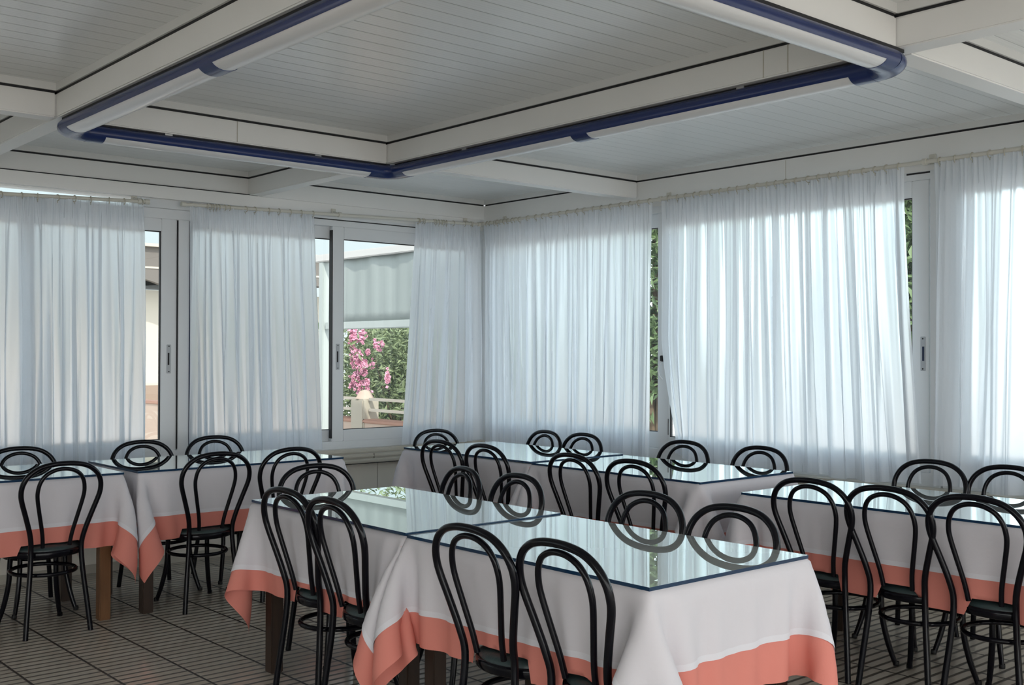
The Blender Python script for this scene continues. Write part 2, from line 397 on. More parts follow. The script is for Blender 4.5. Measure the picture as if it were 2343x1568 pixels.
# window_2 : sliding unit next to the corner
w2 = bpy.data.objects.new('window_2', None); COL.objects.link(w2); struct(w2)
b = MB()
bar(b, 'A', YB, 3.35, 5.99, ZF0, .765, -.01, .13, frame_mat); bar(b, 'A', YB, 3.35, 5.99, 2.43, 2.505, -.01, .13, frame_mat)
bar(b, 'A', YB, 3.35, 3.37, .765, 2.43, -.01, .13, frame_mat); bar(b, 'A', YB, 5.90, 5.99, .765, 2.43, -.01, .13, frame_mat)
bar(b, 'A', YB, 4.2, 5.95, 2.475, 2.483, -.0125, 0, black_gasket, 0)
b.build('frame', w2)
s = sash(w2, 'A', 4.497, 5.90, .765, 2.43, 4.600, 5.81, .853, 2.336, .0); recessed_lock(s, 'A', 4.548, 1.42, .0, black_gasket)
b = MB(); bar(b, 'A', YB, 4.490, 4.498, .79, 2.40, -.004, .03, black_gasket, 0); b.build('seal', w2)
sash(w2, 'A', 3.37, 4.56, .765, 2.43, 3.40, 4.52, .853, 2.336, .045)
# outside, hidden above the transom: nothing.  window_3 : right wall, far unit
w3 = bpy.data.objects.new('window_3', None); COL.objects.link(w3); struct(w3)
b = MB()
bar(b, 'B', XR, 3.16, 7.29, .685, .765, -.01, .13, frame_mat); bar(b, 'B', XR, 3.16, 7.29, 2.47, 2.52, -.01, .13, frame_mat)
bar(b, 'B', XR, 7.20, 7.29, .765, 2.47, -.01, .13, frame_mat); bar(b, 'B', XR, 3.14, 3.20, .685, 2.52, -.02, .13, frame_mat)
bar(b, 'B', XR, 3.195, 3.35, 2.505, 2.515, -.0125, 0, black_gasket, 0)
b.build('frame', w3)
s = sash(w3, 'B', 5.26, 7.20, .765, 2.47, 5.302, 7.08, .882, 2.372, .045)
s = sash(w3, 'B', 3.215, 5.30, .765, 2.47, 3.322, 5.19, .856, 2.372, .0)
recessed_lock(s, 'B', 3.254, 1.455, .0, navy_gasket)
b = MB(); b.box((XR-.022, 5.236, 1.395), (XR+.002, 5.262, 1.438), black_gasket, .004)
hp = [(XR-.012, 5.25, 1.40), (XR-.022, 5.268, 1.37), (XR-.026, 5.272, 1.33), (XR-.022, 5.262, 1.29), (XR-.016, 5.24, 1.265)]
b.tube(hp, .006, frame_mat, 8); b.build('handle', s)
b = MB(); bar(b, 'B', XR, 5.195, 5.20, .87, .985, -.002, .01, black_gasket, 0); bar(b, 'B', XR, 5.288, 5.293, .775, .825, .040, .05, black_gasket, 0)
bar(b, 'B', XR, 5.298, 5.303, 2.405, 2.455, .040, .05, black_gasket, 0); b.build('seal', w3)
w4 = bpy.data.objects.new('window_4', None); COL.objects.link(w4); struct(w4)
b = MB()
bar(b, 'B', XR, -1, 3.13, .685, .765, -.01, .13, frame_mat); bar(b, 'B', XR, -1, 3.13, 2.45, 2.52, -.01, .13, frame_mat)
bar(b, 'B', XR, 3.04, 3.13, .765, 2.45, -.01, .13, frame_mat); bar(b, 'B', XR, -1, -.95, .765, 2.45, -.01, .13, frame_mat)
b.build('frame', w4)
sash(w4, 'B', 1.0, 3.04, .765, 2.45, 1.1, 2.98, .875, 2.372, .0); sash(w4, 'B', -.95, 1.1, .765, 2.45, -.85, .98, .875, 2.372, .045)
b = MB(); bar(b, 'B', XR, Y0, -1.0, .685, 2.52, 0, .1, frame_mat); struct(b.build('trim_%d' % k)); k += 1

# ---- unseen sides behind the camera: parapets, posts, openings added to light the room
b = MB(); b.box((X0-.2, 2.6, 0), (X0, YB, ZC), wall_mat); b.box((X0-.2, Y0-.2, 0), (X0, 2.6, .9), wall_mat); b.box((X0-.2, Y0-.2, 2.5), (X0, 2.6, ZC), beam_mat)
for y in (-3.3, -1.3, .65): b.box((X0-.15, y, .9), (X0-.05, y+.12, 2.5), frame_mat)
struct(b.build('wall_left'))
b = MB(); b.box((X0, Y0-.2, 0), (XR, Y0, .06), wall_mat); b.box((X0, Y0-.2, 2.58), (XR, Y0, ZC), beam_mat)
for x in (-.2, 2.8, 5.8): b.box((x, Y0-.15, .06), (x+.12, Y0-.05, 2.58), frame_mat)
struct(b.build('wall_front'))

# ================================================================== ceiling light ring
ring_g = 'ceiling tube light ring'
TZ = 2.548; RW, RH = .062, .040
LX0, LX1, LY0, LY1 = 1.872, 3.826, 2.17, 5.535
def oval_run(b, pts, mfun, rw, rh, n=24, a0=0, a1=2*PI, m=None, scale=1):
    """extrude an arc of the oval section along pts (polyline in the plane z=TZ)"""
    pts = [Vector((p[0], p[1], 0)) for p in pts]; N = len(pts); rows = []
    closed = abs(a1-a0-2*PI) < 1e-6
    for i, p in enumerate(pts):
        t = (pts[min(i+1, N-1)]-pts[max(i-1, 0)]).normalized(); nn = Vector((-t.y, t.x, 0)); row = []
        for j in range(n+1):
            a = a0+(a1-a0)*j/n; row.append((p.x+nn.x*rw*math.cos(a), p.y+nn.y*rw*math.cos(a), TZ+rh*math.sin(a)))
        rows.append(row)
    vs = [q for r in rows for q in r]; w = n+1
    b.add(vs, [(i*w+j, i*w+j+1, (i+1)*w+j+1, (i+1)*w+j) for i in range(N-1) for j in range(n)], m, True)
    for r in (rows[0], rows[-1]): b.add(r, [tuple(range(len(r)))], m)
lr = empty('ceiling_light', ((LX0+LX1)/2, (LY0+LY1)/2, TZ), 'rectangular blue tube light with white diffusers running round the middle ceiling bay', 'ceiling light')
def L(p): return (p[0]-(LX0+LX1)/2, p[1]-(LY0+LY1)/2)
def run(name, a, c, m, rw, rh, a0=0, a1=2*PI):
    b = MB(); pts = [a, c]
    oval_run(b, pts, None, rw, rh, 24, a0, a1, m)
    o = b.build(name, lr); o.location = (-lr.location.x, -lr.location.y, -lr.location.z); return o
CR = .10
sides = [((LX0, LY0+CR), (LX0, LY1-CR)), ((LX0+CR, LY1), (LX1-CR, LY1)), ((LX1, LY1-CR), (LX1, LY0+CR)), ((LX1-CR, LY0), (LX0+CR, LY0))]
for a, c in sides:
    run('housing', a, c, blue_mat, RW*1.03, RH*1.05, -.5, PI+.5)
    # white diffusers between the collars
    va = Vector(a); vc = Vector(c); d = (vc-va); Ln = d.length; d.normalize()
    mid = va+d*(Ln*.5)
    gaps = [(va+d*.06, mid-d*.045), (mid+d*.045, vc-d*.06)] if Ln > 2.5 else [(va+d*.06, vc-d*.06)]
    for g0, g1 in gaps: run('diffuser', tuple(g0), tuple(g1), diff_mat, RW*.99, RH*1.03, PI+.3, 2*PI-.3)
    if Ln > 2.5: run('collar', tuple(mid-d*.055), tuple(mid+d*.055), blue_mat, RW*1.03, RH*1.08)
    for p, s in ((va, 1), (vc, -1)): run('collar', tuple(p), tuple(p+d*s*.085), blue_mat, RW*1.03, RH*1.08)
for (x0, y0), (x1, y1) in (((LX0-.03, LY0+.05), (LX0+.012, LY1-.05)), ((LX0+.02, LY1-.012), (LX1-.02, LY1+.03)), ((LX1-.012, LY0+.05), (LX1+.03, LY1-.05)), ((LX0+.02, LY0-.03), (LX1-.02, LY0+.012))):
    b = MB(); b.box((x0, y0, TZ+RH*.9), (x1, y1, ZB+.001), black_gasket)
    o = b.build('gap_shade', lr); o.location = (-lr.location.x, -lr.location.y, -lr.location.z)  # black strip standing for the shade between tube and beam
for cx, cy, a0 in ((LX0+CR, LY1-CR, PI/2), (LX1-CR, LY1-CR, 0), (LX1-CR, LY0+CR, -PI/2), (LX0+CR, LY0+CR, PI)):
    b = MB(); pts = [(cx+CR*math.cos(a0+t*PI/16), cy+CR*math.sin(a0+t*PI/16)) for t in range(9)]
    oval_run(b, pts, None, RW*1.02, RH*1.06, 24, 0, 2*PI, blue_mat)
    o = b.build('elbow', lr); o.location = (-lr.location.x, -lr.location.y, -lr.location.z)
for x, y in ((LX0, 2.9), (LX0, 4.8), (LX1, 2.9), (LX1, 4.8), (2.4, LY1), (3.3, LY1), (2.4, LY0), (3.3, LY0)):
    b = MB(); b.box((x-.02, y-.02, TZ+.03), (x+.02, y+.02, ZB+.002), chrome)
    o = b.build('bracket', lr); o.location = (-lr.location.x, -lr.location.y, -lr.location.z)

# ================================================================== curtains and rods
def smoothnoise(x, seed, octaves):
    r = np.random.RandomState(seed); y = np.zeros_like(x)
    for f, a in octaves:
        y += a*np.sin(2*PI*f*x+r.uniform(0, 2*PI)+1.2*np.sin(2*PI*f*.37*x+r.uniform(0, 2*PI)))
    return y
def curtain(ax, u_top, u_bot, z_top, z_bot, seed, label, folds=8.0, depth=.035, edge=None, off=.095):
    """u_*: (start, end) along the wall at the top and the bottom"""
    Wd = abs(u_top[1]-u_top[0]); nu = int(Wd*230); nv = 46
    s = np.linspace(0, 1, nu)[:, None]; v = np.linspace(0, 1, nv)[None, :]          # v: 0 top .. 1 bottom
    x = s*Wd
    ut = u_top[0]+(u_top[1]-u_top[0])*s; ub = u_bot[0]+(u_bot[1]-u_bot[0])*s
    bl = v**1.3
    u = ut*(1-bl)+ub*bl
    fine = smoothnoise(x, seed, [(27, .009), (41, .006)])
    big = smoothnoise(x+.02*np.sin(5*x), seed+1, [(folds*.9, depth*.5), (folds*1.6, depth*.35), (folds*.35, depth*.35)])
    big2 = smoothnoise(x+.35*v*.12, seed+5, [(folds*.75, depth*.5), (folds*1.35, depth*.4), (folds*2.9, depth*.12)])
    w = np.clip(v/.12, 0, 1)
    g = (.35+.65*np.clip(v/.5, 0, 1))*1.5
    d = fine*(1-.75*w)+(big*(1-.55*v)+big2*(.25+.6*v))*w*g*.8
    # folds also lean sideways a little, so they overlap
    u = u + np.gradient(d, axis=0)*.0 + smoothnoise(x, seed+9, [(folds*.9, .010), (folds*2, .006)])*w*g*(1 if u_top[1] > u_top[0] else -1)
    z = z_top[0]+(z_top[1]-z_top[0])*s + (z_bot-(z_top[0]+(z_top[1]-z_top[0])*s))*v + v**4*smoothnoise(x, seed+3, [(1.1, .008), (3, .004)])
    z = z + (1-v)**8*smoothnoise(x, seed+4, [(9, .004)])
    if edge is not None: u, d, z = edge(s, v, u, d, z)
    P = np.zeros((nu, nv, 3))
    if ax == 'A': P[..., 0] = u; P[..., 1] = YB-off-d
    else: P[..., 0] = XR-off-d; P[..., 1] = u
    P[..., 2] = z
    o = grid_obj('curtain', P, voile); tag(o, label, 'curtain', 'sheer white curtains'); return o
def rz(u, pts): return np.interp(u, [p[0] for p in pts], [p[1] for p in pts])
RODA1 = [(1.2, 2.40), (2.975, 2.467)]; RODA2 = [(3.25, 2.475), (5.87, 2.545)]; RODB = [(1.0, 2.56), (7.18, 2.548)]
def zt(pts, u): return float(rz(u, pts))-.012
curtain('A', (1.32, 2.965), (1.32, 3.0), (zt(RODA1, 1.32), zt(RODA1, 2.965)), .712, 11, 'sheer white curtain at the left edge, below the open strip of sky', 7.5, .045)
def edgeA2(s, v, u, d, z):
    return u+.02*(1-s)*0+ .06*np.exp(-((s-.28)/.12)**2)*v*.5, d*np.where(s < .33, 1.35, .85), z
curtain('A', (3.29, 4.275), (3.305, 4.35), (zt(RODA2, 3.29), zt(RODA2, 4.275)), .712, 23, 'sheer white curtain between the sliding frame and the oleander window', 8.5, .036, edgeA2)
curtain('A', (5.22, 5.895), (5.10, 5.91), (zt(RODA2, 5.22), zt(RODA2, 5.87)), .712, 35, 'narrow sheer white curtain bunched into the room corner', 9, .04)
curtain('B', (7.16, 5.275), (7.13, 5.30), (zt(RODB, 7.1), zt(RODB, 5.3)), .70, 47, 'sheer white curtain just right of the room corner', 7.5, .03)
def edgeB2(s, v, u, d, z):
    k = np.clip((v-.52)/.40, 0, 1)**1.4*np.clip(1-s/.14, 0, 1)
    return u-.12*k, d-.03*k, z+.05*np.clip(1-s/.12, 0, 1)*np.clip((v-.6)/.4, 0, 1)
curtain('B', (5.175, 3.325), (5.20, 3.215), (zt(RODB, 5.1), zt(RODB, 3.4)), .70, 59, 'widest sheer white curtain, its lower left corner swept aside beside the window lever', 6.5, .034, edgeB2)
curtain('B', (3.13, 1.1), (3.16, 1.1), (zt(RODB, 3.1), zt(RODB, 1.1)), .70, 71, 'sheer white curtain at the right edge of the view', 6.0, .036)

def rod(ax, pts, label, rings, brackets, off=.095):
    P = lambda u, z, dd=0: (u, YB-off+dd, z) if ax == 'A' else (XR-off+dd, u, z)
    root = empty('curtain_rod', P(pts[0][0], pts[0][1]), label, 'curtain rod', 'ivory curtain rods')
    inv = tuple(-c for c in root.location)
    b = MB(); b.tube([P(*p) for p in pts], .0125, rod_mat, 12); b.build('pole', root, inv)
    for uu in (pts[0][0], pts[-1][0]):
        b = MB(); z = float(rz(uu, pts)); s = .03 if uu == pts[-1][0] else -.03
        b.tube([P(uu-s*.2, z), P(uu+s*.8, z)], .018, rod_mat, 12); b.build('end_cap', root, inv)
    for uu in brackets:
        z = float(rz(uu, pts)); b = MB()
        b.tube([P(uu, z-.004), P(uu, z+.012, .03), P(uu, z+.03, off+.0)], .008, rod_mat, 8)
        b.tube([P(uu-.012, z), P(uu+.012, z)], .02, rod_mat, 12)
        if ax == 'A': b.box((uu-.02, YB-.012, z-.0), (uu+.02, YB+.0, z+.055), rod_mat, .003)
        else: b.box((XR-.012, uu-.02, z-.0), (XR+.0, uu+.02, z+.055), rod_mat, .003)
        b.build('bracket', root, inv)
    for uu in rings:
        z = float(rz(uu, pts)); b = MB(); R = .0205
        tl = random.uniform(-.35, .35)
        ringp = []
        for i in range(16):
            a = 2*PI*i/16; ringp.append(P(uu+math.sin(a)*tl*R, z-.006+R*math.cos(a), R*math.sin(a)))
        b.tube(ringp, .0032, ring_mat, 6, closed=True)
        b.tube([P(uu, z-.006-R, 0), P(uu, z-.006-R-.014, 0)], .002, ring_mat, 6)
        b.build('curtain_ring', root, inv)
    return root
def spread(a, c, n, j=.012): return [a+(c-a)*i/(n-1)+random.uniform(-j, j) for i in range(n)]
rod('A', RODA1, 'ivory curtain rod under the strip of sky at the upper left', spread(1.95, 2.95, 10), [1.5, 2.93])
rod('A', RODA2, 'ivory curtain rod over the oleander window, reaching the corner', [3.42, 3.44, 3.465, 3.485, 3.505, 3.55, 3.58]+spread(3.70, 4.27, 7)+[5.24, 5.255, 5.285, 5.30, 5.40, 5.42, 5.45, 5.48, 5.50, 5.53, 5.60, 5.72, 5.80], [4.50, 5.80])
rod('B', RODB, 'long ivory curtain rod along the right hand wall', spread(7.13, 6.7, 10)+spread(6.6, 5.3, 15)+spread(5.12, 3.36, 24)+spread(3.1, 1.9, 14), [7.0, 5.19, 3.19, 1.3])

# ================================================================== table cloth drapes
def drape(a, b_, over, gap_wall, seed, h=.0348, steps=240, iters=12):
    """Relax a cloth over a table top of half sizes a, b_. The cloth overhangs by `over`.
    gap_wall: if not None the +y side hangs into a gap that ends at y = b_+gap_wall. Returns grid (nx,ny,3), rest coords."""
    nxt = int(round(2*a/h)); nyt = int(round(2*b_/h)); hx = 2*a/nxt; hy = 2*b_/nyt; no = int(round(over/h)); ho = over/no
    ux = np.concatenate([-a-ho*np.arange(no, 0, -1), np.linspace(-a, a, nxt+1), a+ho*np.arange(1, no+1)])
    uy = np.concatenate([-b_-ho*np.arange(no, 0, -1), np.linspace(-b_, b_, nyt+1), b_+ho*np.arange(1, no+1)])
    U, V = np.meshgrid(ux, uy, indexing='ij'); nx, ny = U.shape
    pin = (np.abs(U) <= a+1e-6) & (np.abs(V) <= b_+1e-6)
    rs = np.random.RandomState(seed)
    # start already folded down: overhang hangs at 60 deg
    dx = np.maximum(np.abs(U)-a, 0); dy = np.maximum(np.abs(V)-b_, 0)
    P = np.zeros((nx, ny, 3)); ang = math.radians(58)
    P[..., 0] = np.sign(U)*(np.minimum(np.abs(U), a)+dx*math.cos(ang)); P[..., 1] = np.sign(V)*(np.minimum(np.abs(V), b_)+dy*math.cos(ang))
    P[..., 2] = -np.hypot(dx, dy)*math.sin(ang)
    # sides hang almost straight; every corner starts as a flat two-layer ear standing off the corner
    tilt = math.radians(12)
    sd = (dx > 0) & (dy == 0); P[sd, 0] = np.sign(U[sd])*(a+dx[sd]*math.sin(tilt)); P[sd, 2] = -dx[sd]*math.cos(tilt)
    sd = (dy > 0) & (dx == 0); tl = np.where((V[sd] > 0) & (gap_wall is not None), 0, tilt); P[sd, 1] = np.sign(V[sd])*(b_+dy[sd]*np.sin(tl)); P[sd, 2] = -dy[sd]*np.cos(tl)
    cr = (dx > 0) & (dy > 0); r = np.hypot(dx, dy)[cr]; th = np.arctan2(dy[cr], dx[cr]); ph = np.where(th <= PI/4, th, PI/2-th)+tilt*.5
    gp = (V[cr] > 0) & (gap_wall is not None)
    lay = np.where(th <= PI/4, 0, 1)
    ox = np.where(gp, 1.0, .7071); oy = np.where(gp, 0.0, .7071)
    sx_ = np.sign(U[cr]); sy_ = np.sign(V[cr]); gw = gap_wall or 0
    P[cr, 0] = sx_*(a+r*np.sin(ph)*ox + np.where(gp, 0, (1-lay)*.006)); P[cr, 1] = sy_*(b_+r*np.sin(ph)*oy+np.where(gp, lay*gw, lay*.006)); P[cr, 2] = -r*np.cos(ph)
    nz = rs.normal(0, .0015, P.shape); nz[pin] = 0; P += nz
    Vl = np.zeros_like(P); im = np.where(pin, 0., 1.)
    rest = np.stack([U, V], -1)
    cons = []
    def fam(di, dj, stiff, par):
        for c in range(par):
            i0 = np.arange(0, nx-max(di, 0)); j0 = np.arange(max(0, -dj), ny-max(dj, 0))
            I, J = np.meshgrid(i0, j0, indexing='ij')
            key = (I//max(di, 1)) % 2 if di > 0 else (J//max(dj, 1)) % 2
            sel = (key == c); I = I[sel]; J = J[sel]; I2 = I+di; J2 = J+dj
            ok = ~(pin[I, J] & pin[I2, J2]); I, J, I2, J2 = I[ok], J[ok], I2[ok], J2[ok]
            L0 = np.linalg.norm(rest[I, J]-rest[I2, J2], axis=-1)
            A = I*ny+J; B = I2*ny+J2; wA = im[I, J]; wB = im[I2, J2]; ws = np.maximum(wA+wB, 1e-9)
            cons.append((A, B, L0, (wA/ws)[:, None], (wB/ws)[:, None], stiff))
    fam(1, 0, 1., 2); fam(0, 1, 1., 2); fam(1, 1, .07, 2); fam(1, -1, .07, 2); fam(2, 0, .05, 2); fam(0, 2, .05, 2); fam(2, 2, .02, 2); fam(2, -2, .02, 2)
    dt = .016; m = .004
    Q = P.reshape(-1, 3); pf = pin.reshape(-1); R0 = Q.copy()
    vel = np.zeros_like(Q)
    for st in range(steps):
        vel[:, 2] -= 9.8*dt; vel *= .965 if st < steps*.7 else .9
        vel[pf] = 0; N = Q+vel*dt
        for it in range(iters):
            for A, B, L0, wa, wb, k in cons:
                d = N[B]-N[A]; l = np.linalg.norm(d, axis=1); c = (k*(l-L0)/np.maximum(l, 1e-9))[:, None]*d
                N[A] += c*wa; N[B] -= c*wb
            # collision with the table block
            px = a+m-np.abs(N[:, 0]); py = b_+m-np.abs(N[:, 1]); ins = (px > 0) & (py > 0) & (N[:, 2] < .0) & ~pf
            ex = ins & (px < py); ey = ins & ~(px < py)
            N[ex, 0] = np.sign(N[ex, 0])*(a+m); N[ey, 1] = np.sign(N[ey, 1])*(b_+m)
            if gap_wall is not None:
                o = (N[:, 1] > b_+gap_wall) & ~pf; N[o, 1] = b_+gap_wall
            N[pf] = R0[pf]
        vel = (N-Q)/dt; Q = N
    return Q.reshape(nx, ny, 3), ux, uy

def resample(P, ux, uy, qx, qy):
    """bicubic (Catmull-Rom in index space) lookup of the drape at cloth coordinates qx, qy (2-D arrays)"""
    ix = np.interp(qx, ux, np.arange(len(ux))); iy = np.interp(qy, uy, np.arange(len(uy)))
    def wts(t):
        return [(-t+2*t**2-t**3)/2, (2-5*t**2+3*t**3)/2, (t+4*t**2-3*t**3)/2, (-t**2+t**3)/2]
    fx = np.minimum(np.floor(ix).astype(int), len(ux)-2); fy = np.minimum(np.floor(iy).astype(int), len(uy)-2)
    wx = wts(ix-fx); wy = wts(iy-fy); out = 0
    for k1 in range(4):
        for k2 in range(4):
            a = np.clip(fx+k1-1, 0, len(ux)-1); c = np.clip(fy+k2-1, 0, len(uy)-1)
            out = out+P[a, c]*(wx[k1]*wy[k2])[..., None]
    return out

DR = {}
def get_drape(key, a, b_, gap, seed):
    if key not in DR: DR[key] = drape(a, b_, .365, gap, seed)
    return DR[key]
TA, TB = .40, .605
D1 = get_drape('d1', TA, TB-.006, .006, 3)
D2 = get_drape('d2', TA, TB-.006, .006, 8)

def normals(P):
    du = np.gradient(P, axis=0); dv = np.gradient(P, axis=1); n = np.cross(du, dv); n /= np.maximum(np.linalg.norm(n, axis=-1, keepdims=True), 1e-9); return n

def seat_rest(P, seats, lift):
    """where the hanging cloth meets a chair seat, it lies on the seat"""
    for (sx, sy, sr, sz) in seats:
        ins = (np.hypot(P[..., 0]-sx, P[..., 1]-sy) < sr) & (P[..., 2] < sz+lift)
        P[..., 2] = np.where(ins, sz+lift, P[..., 2])
    return P

def tablecloths(xf, D, z, seats, labw, labp, wrot, woff, wover=(.24, .24, .24, .24), groups=('white top tablecloths', 'coral under tablecloths'), stretch=None, keep=None):
    P, ux, uy = D
    ax_, ay_ = TA, TB-.006
    qx0 = np.linspace(ux[0], ux[-1], 2*(len(ux)-1)+1); qy0 = np.linspace(uy[0], uy[-1], 2*(len(uy)-1)+1)
    QX, QY = np.meshgrid(qx0, qy0, indexing='ij')
    R = resample(P, ux, uy, QX, QY)
    def place(R): 
        O = R.copy()
        if stretch: O[..., 1] = np.where(O[..., 1] < 0, O[..., 1]*1.0-stretch, O[..., 1])
        return xf(O, z)
    G = place(R); G = seat_rest(G, seats, .006)
    op = grid_obj('tablecloth', G, pink_cloth); tag(op, labp, 'tablecloth', groups[1])
    # white cloth: its own sheet, turned and shifted a little on top of the coral one
    wl, wr, wd, wu = wover
    nx_, ny_ = 64, 84
    sx = np.linspace(-ax_-wl, ax_+wr, nx_); sy = np.linspace(-ay_-wd, ay_+wu, ny_)
    SX, SY = np.meshgrid(sx, sy, indexing='ij'); c, s = math.cos(wrot), math.sin(wrot)
    CX = np.clip(SX*c-SY*s+woff[0], ux[0]+.02, ux[-1]-.02); CY = np.clip(SX*s+SY*c+woff[1], uy[0]+.02, uy[-1]-.02)
    Rw = resample(P, ux, uy, CX, CY); n = normals(Rw); Rw = Rw+n*.0035
    # the free hem stands off slightly
    G = place(Rw); G = seat_rest(G, seats, .010)
    rows = np.zeros((nx_-1, ny_-1), bool); rows[:1] = rows[-1:] = True; rows[:, :1] = rows[:, -1:] = True
    ow = grid_obj('tablecloth', G, white_cloth, mat_rows=(rows, hem_cloth)); tag(ow, labw, 'tablecloth', groups[0])
    return op, ow

def table_thing(cx, cy, hx, hy, ztop, label, group, leg_mat=None, rz_=0, inset=.05):
    """wooden table: top board, apron, four square legs; hx, hy half sizes"""
    leg_mat = leg_mat or {}
    t = empty('dining_table', (cx, cy, 0), label, 'table', group)
    b = MB(); b.box((-hx+.003, -hy+.003, ztop-.028), (hx-.003, hy-.003, ztop-.001), dark_wood, .004); b.build('tabletop', t)
    b = MB(); i = inset+.01
    for s in (-1, 1):
        b.box((-hx+i+.05, s*(hy-i)-.012, ztop-.12), (hx-i-.05, s*(hy-i)+.012, ztop-.028), dark_wood)
        b.box((s*(hx-i)-.012, -hy+i+.05, ztop-.12), (s*(hx-i)+.012, hy-i-.05, ztop-.028), dark_wood)
    b.build('apron', t)
    for sx in (-1, 1):
        for sy in (-1, 1):
            x, y = sx*(hx-inset-.025), sy*(hy-inset-.025)
            b = MB(); b.box((x-.03, y-.03, 0), (x+.03, y+.03, ztop-.028), leg_mat.get((sx, sy), dark_wood), .004); b.build('leg', t)
    return t
def glass_top(x0, y0, x1, y1, z, label):
    b = MB(); t = .0115
    # top and bottom faces are clear, the four edges dark navy
    vs = [(x0, y0, z), (x1, y0, z), (x1, y1, z), (x0, y1, z), (x0, y0, z+t), (x1, y0, z+t), (x1, y1, z+t), (x0, y1, z+t)]
    b.add(vs, [(0, 3, 2, 1), (4, 5, 6, 7)], table_glass); b.add(vs, [(0, 1, 5, 4), (1, 2, 6, 5), (2, 3, 7, 6), (3, 0, 4, 7)], glass_edge)
    o = b.build('glass_tabletop'); tag(o, label, 'glass top', 'glass sheets on the tables'); return o

# ================================================================== chairs
HX = -.20      # hoop plane at seat level, behind the seat centre
SZ = .452      # seat top
def chair_proto():
    root = empty('bentwood_chair', (0, 0, 0), 'x', 'chair', 'black tubular bentwood style chairs')
    # outer hoop: rear legs and back in one bent tube
    half = [(-.165, .0, -.240), (-.152, .14, -.226), (-.134, .32, -.208), (-.128, .44, -.203), (-.138, .52, -.219), (-.168, .62, -.241), (-.194, .70, -.259),
            (-.201, .745, -.269), (-.194, .79, -.279), (-.168, .833, -.289), (-.122, .865, -.296), (-.064, .880, -.2995)]
    ctrl = [(x, y, z) for y, z, x in [(p[0], p[1], p[2]) for p in half]]
    full = [Vector((x, y, z)) for (y, z, x) in half]+[Vector((-.300, 0, .884))]+[Vector((x, -y, z)) for (y, z, x) in reversed(half)]
    def spline(pts, n=5):
        out = []
        for i in range(len(pts)-1):
            p0 = pts[max(i-1, 0)]; p1 = pts[i]; p2 = pts[i+1]; p3 = pts[min(i+2, len(pts)-1)]
            for k in range(n):
                t = k/n; out.append(.5*((2*p1)+(p2-p0)*t+(2*p0-5*p1+4*p2-p3)*t*t+(3*p1-p0-3*p2+p3)*t**3))
        out.append(pts[-1]); return out
    b = MB(); b.tube(spline(full, 4), .0132, black_tube, 12); b.build('back_frame', root)
    ih = [(-.068, .45, -.198), (-.076, .52, -.214), (-.098, .62, -.237), (-.115, .70, -.255), (-.118, .745, -.265), (-.109, .79, -.275), (-.085, .827, -.284), (-.045, .849, -.289)]
    inner = [Vector((x, y, z)) for (y, z, x) in ih]+[Vector((-.291, 0, .856))]+[Vector((x, -y, z)) for (y, z, x) in reversed(ih)]
    b = MB(); b.tube(spline(inner, 4), .0105, black_tube, 12); b.build('inner_hoop', root)
    # seat: round padded disc in a bent rim
    b = MB(); b.lathe([(.0, .030), (.10, .031), (.15, .029), (.178, .023), (.190, .013), (.193, 0), (.19, -.006), (0, -.006)], seat_mat, 36, (0, 0, SZ-.030)); b.build('seat', root)
    b = MB(); b.lathe([(.182, .004), (.200, .004), (.204, -.004), (.204, -.024), (.198, -.030), (.182, -.030)], black_tube, 36, (0, 0, SZ-.030)); b.build('seat_rim', root)
    # lower bent ring stretcher
    R = .172; ringp = [(-.02+R*math.cos(2*PI*i/36), R*.93*math.sin(2*PI*i/36), .305) for i in range(36)]
    b = MB(); b.tube(ringp, .0105, black_tube, 10, closed=True); b.build('stretcher_ring', root)
    for s in (-1, 1):
        pts = spline([Vector((.115, s*.115, SZ-.05)), Vector((.122, s*.120, .33)), Vector((.128, s*.124, .22)), Vector((.150, s*.142, .10)), Vector((.178, s*.165, 0.0))], 4)
        b = MB(); b.tube(pts, [.0135]*(len(pts)-4)+[.0128, .0122, .0118, .0115], black_tube, 12); lg = b.build('leg', root)
        b = MB(); b.lathe([(0, 0), (.0135, 0), (.014, .012), (.0128, .02)], ferrule, 12, (.178, s*.165, 0)); b.build('rubber_foot', lg)
    return root
proto = chair_proto(); USED = [False]
SEATS = []
def chair(x, y, ang, label, group):
    """x, y: position of the top of the back hoop; ang: heading (rad) the chair faces"""
    if not USED[0]: o = proto; USED[0] = True
    else: o = copy_tree(proto)
    c, s = math.cos(ang), math.sin(ang)
    o.location = (x+.300*c, y+.300*s, 0); o.rotation_euler = (0, 0, ang)
    o['label'] = label; o['group'] = group
    SEATS.append((o.location.x, o.location.y, .205, SZ)); return o

E_, N_, W_, S_ = 0, PI/2, PI, -PI/2
g1 = 'black chairs at the front table pair'; g2 = 'black chairs at the table pair under the right window'; g3 = 'black chairs at the left tables'; g4 = 'black chairs at the far right table'
dx = -.085
chair(2.34+dx, 4.03, E_+.03, 'black hoop-back chair leftmost before the front table pair, by its hanging coral corner', g1)
chair(2.32+dx, 3.645, E_-.02, 'black hoop-back chair second from the left before the front table pair', g1)
chair(2.31+dx, 2.785, E_, 'large black hoop-back chair third along the near side, left of the nearest chair', g1)
chair(2.33+dx, 2.385, E_-.03, 'nearest black hoop-back chair, largest in the foreground before the front table', g1)
chair(3.35, 4.21, W_-.20, 'black chair across the front table pair, leftmost on its window side', g1)
chair(3.36, 3.81, W_-.10, 'black chair across the front table pair, its hoop beside the glass joint', g1)
chair(3.33, 2.99, W_, 'black chair across the nearest front table, the left one of its two', g1)
chair(3.28, 2.52, W_+.02, 'black chair across the nearest front table, the right one by its free end', g1)
chair(2.86, 4.80, S_-.1, 'black chair at the far head end of the front table pair', g1)
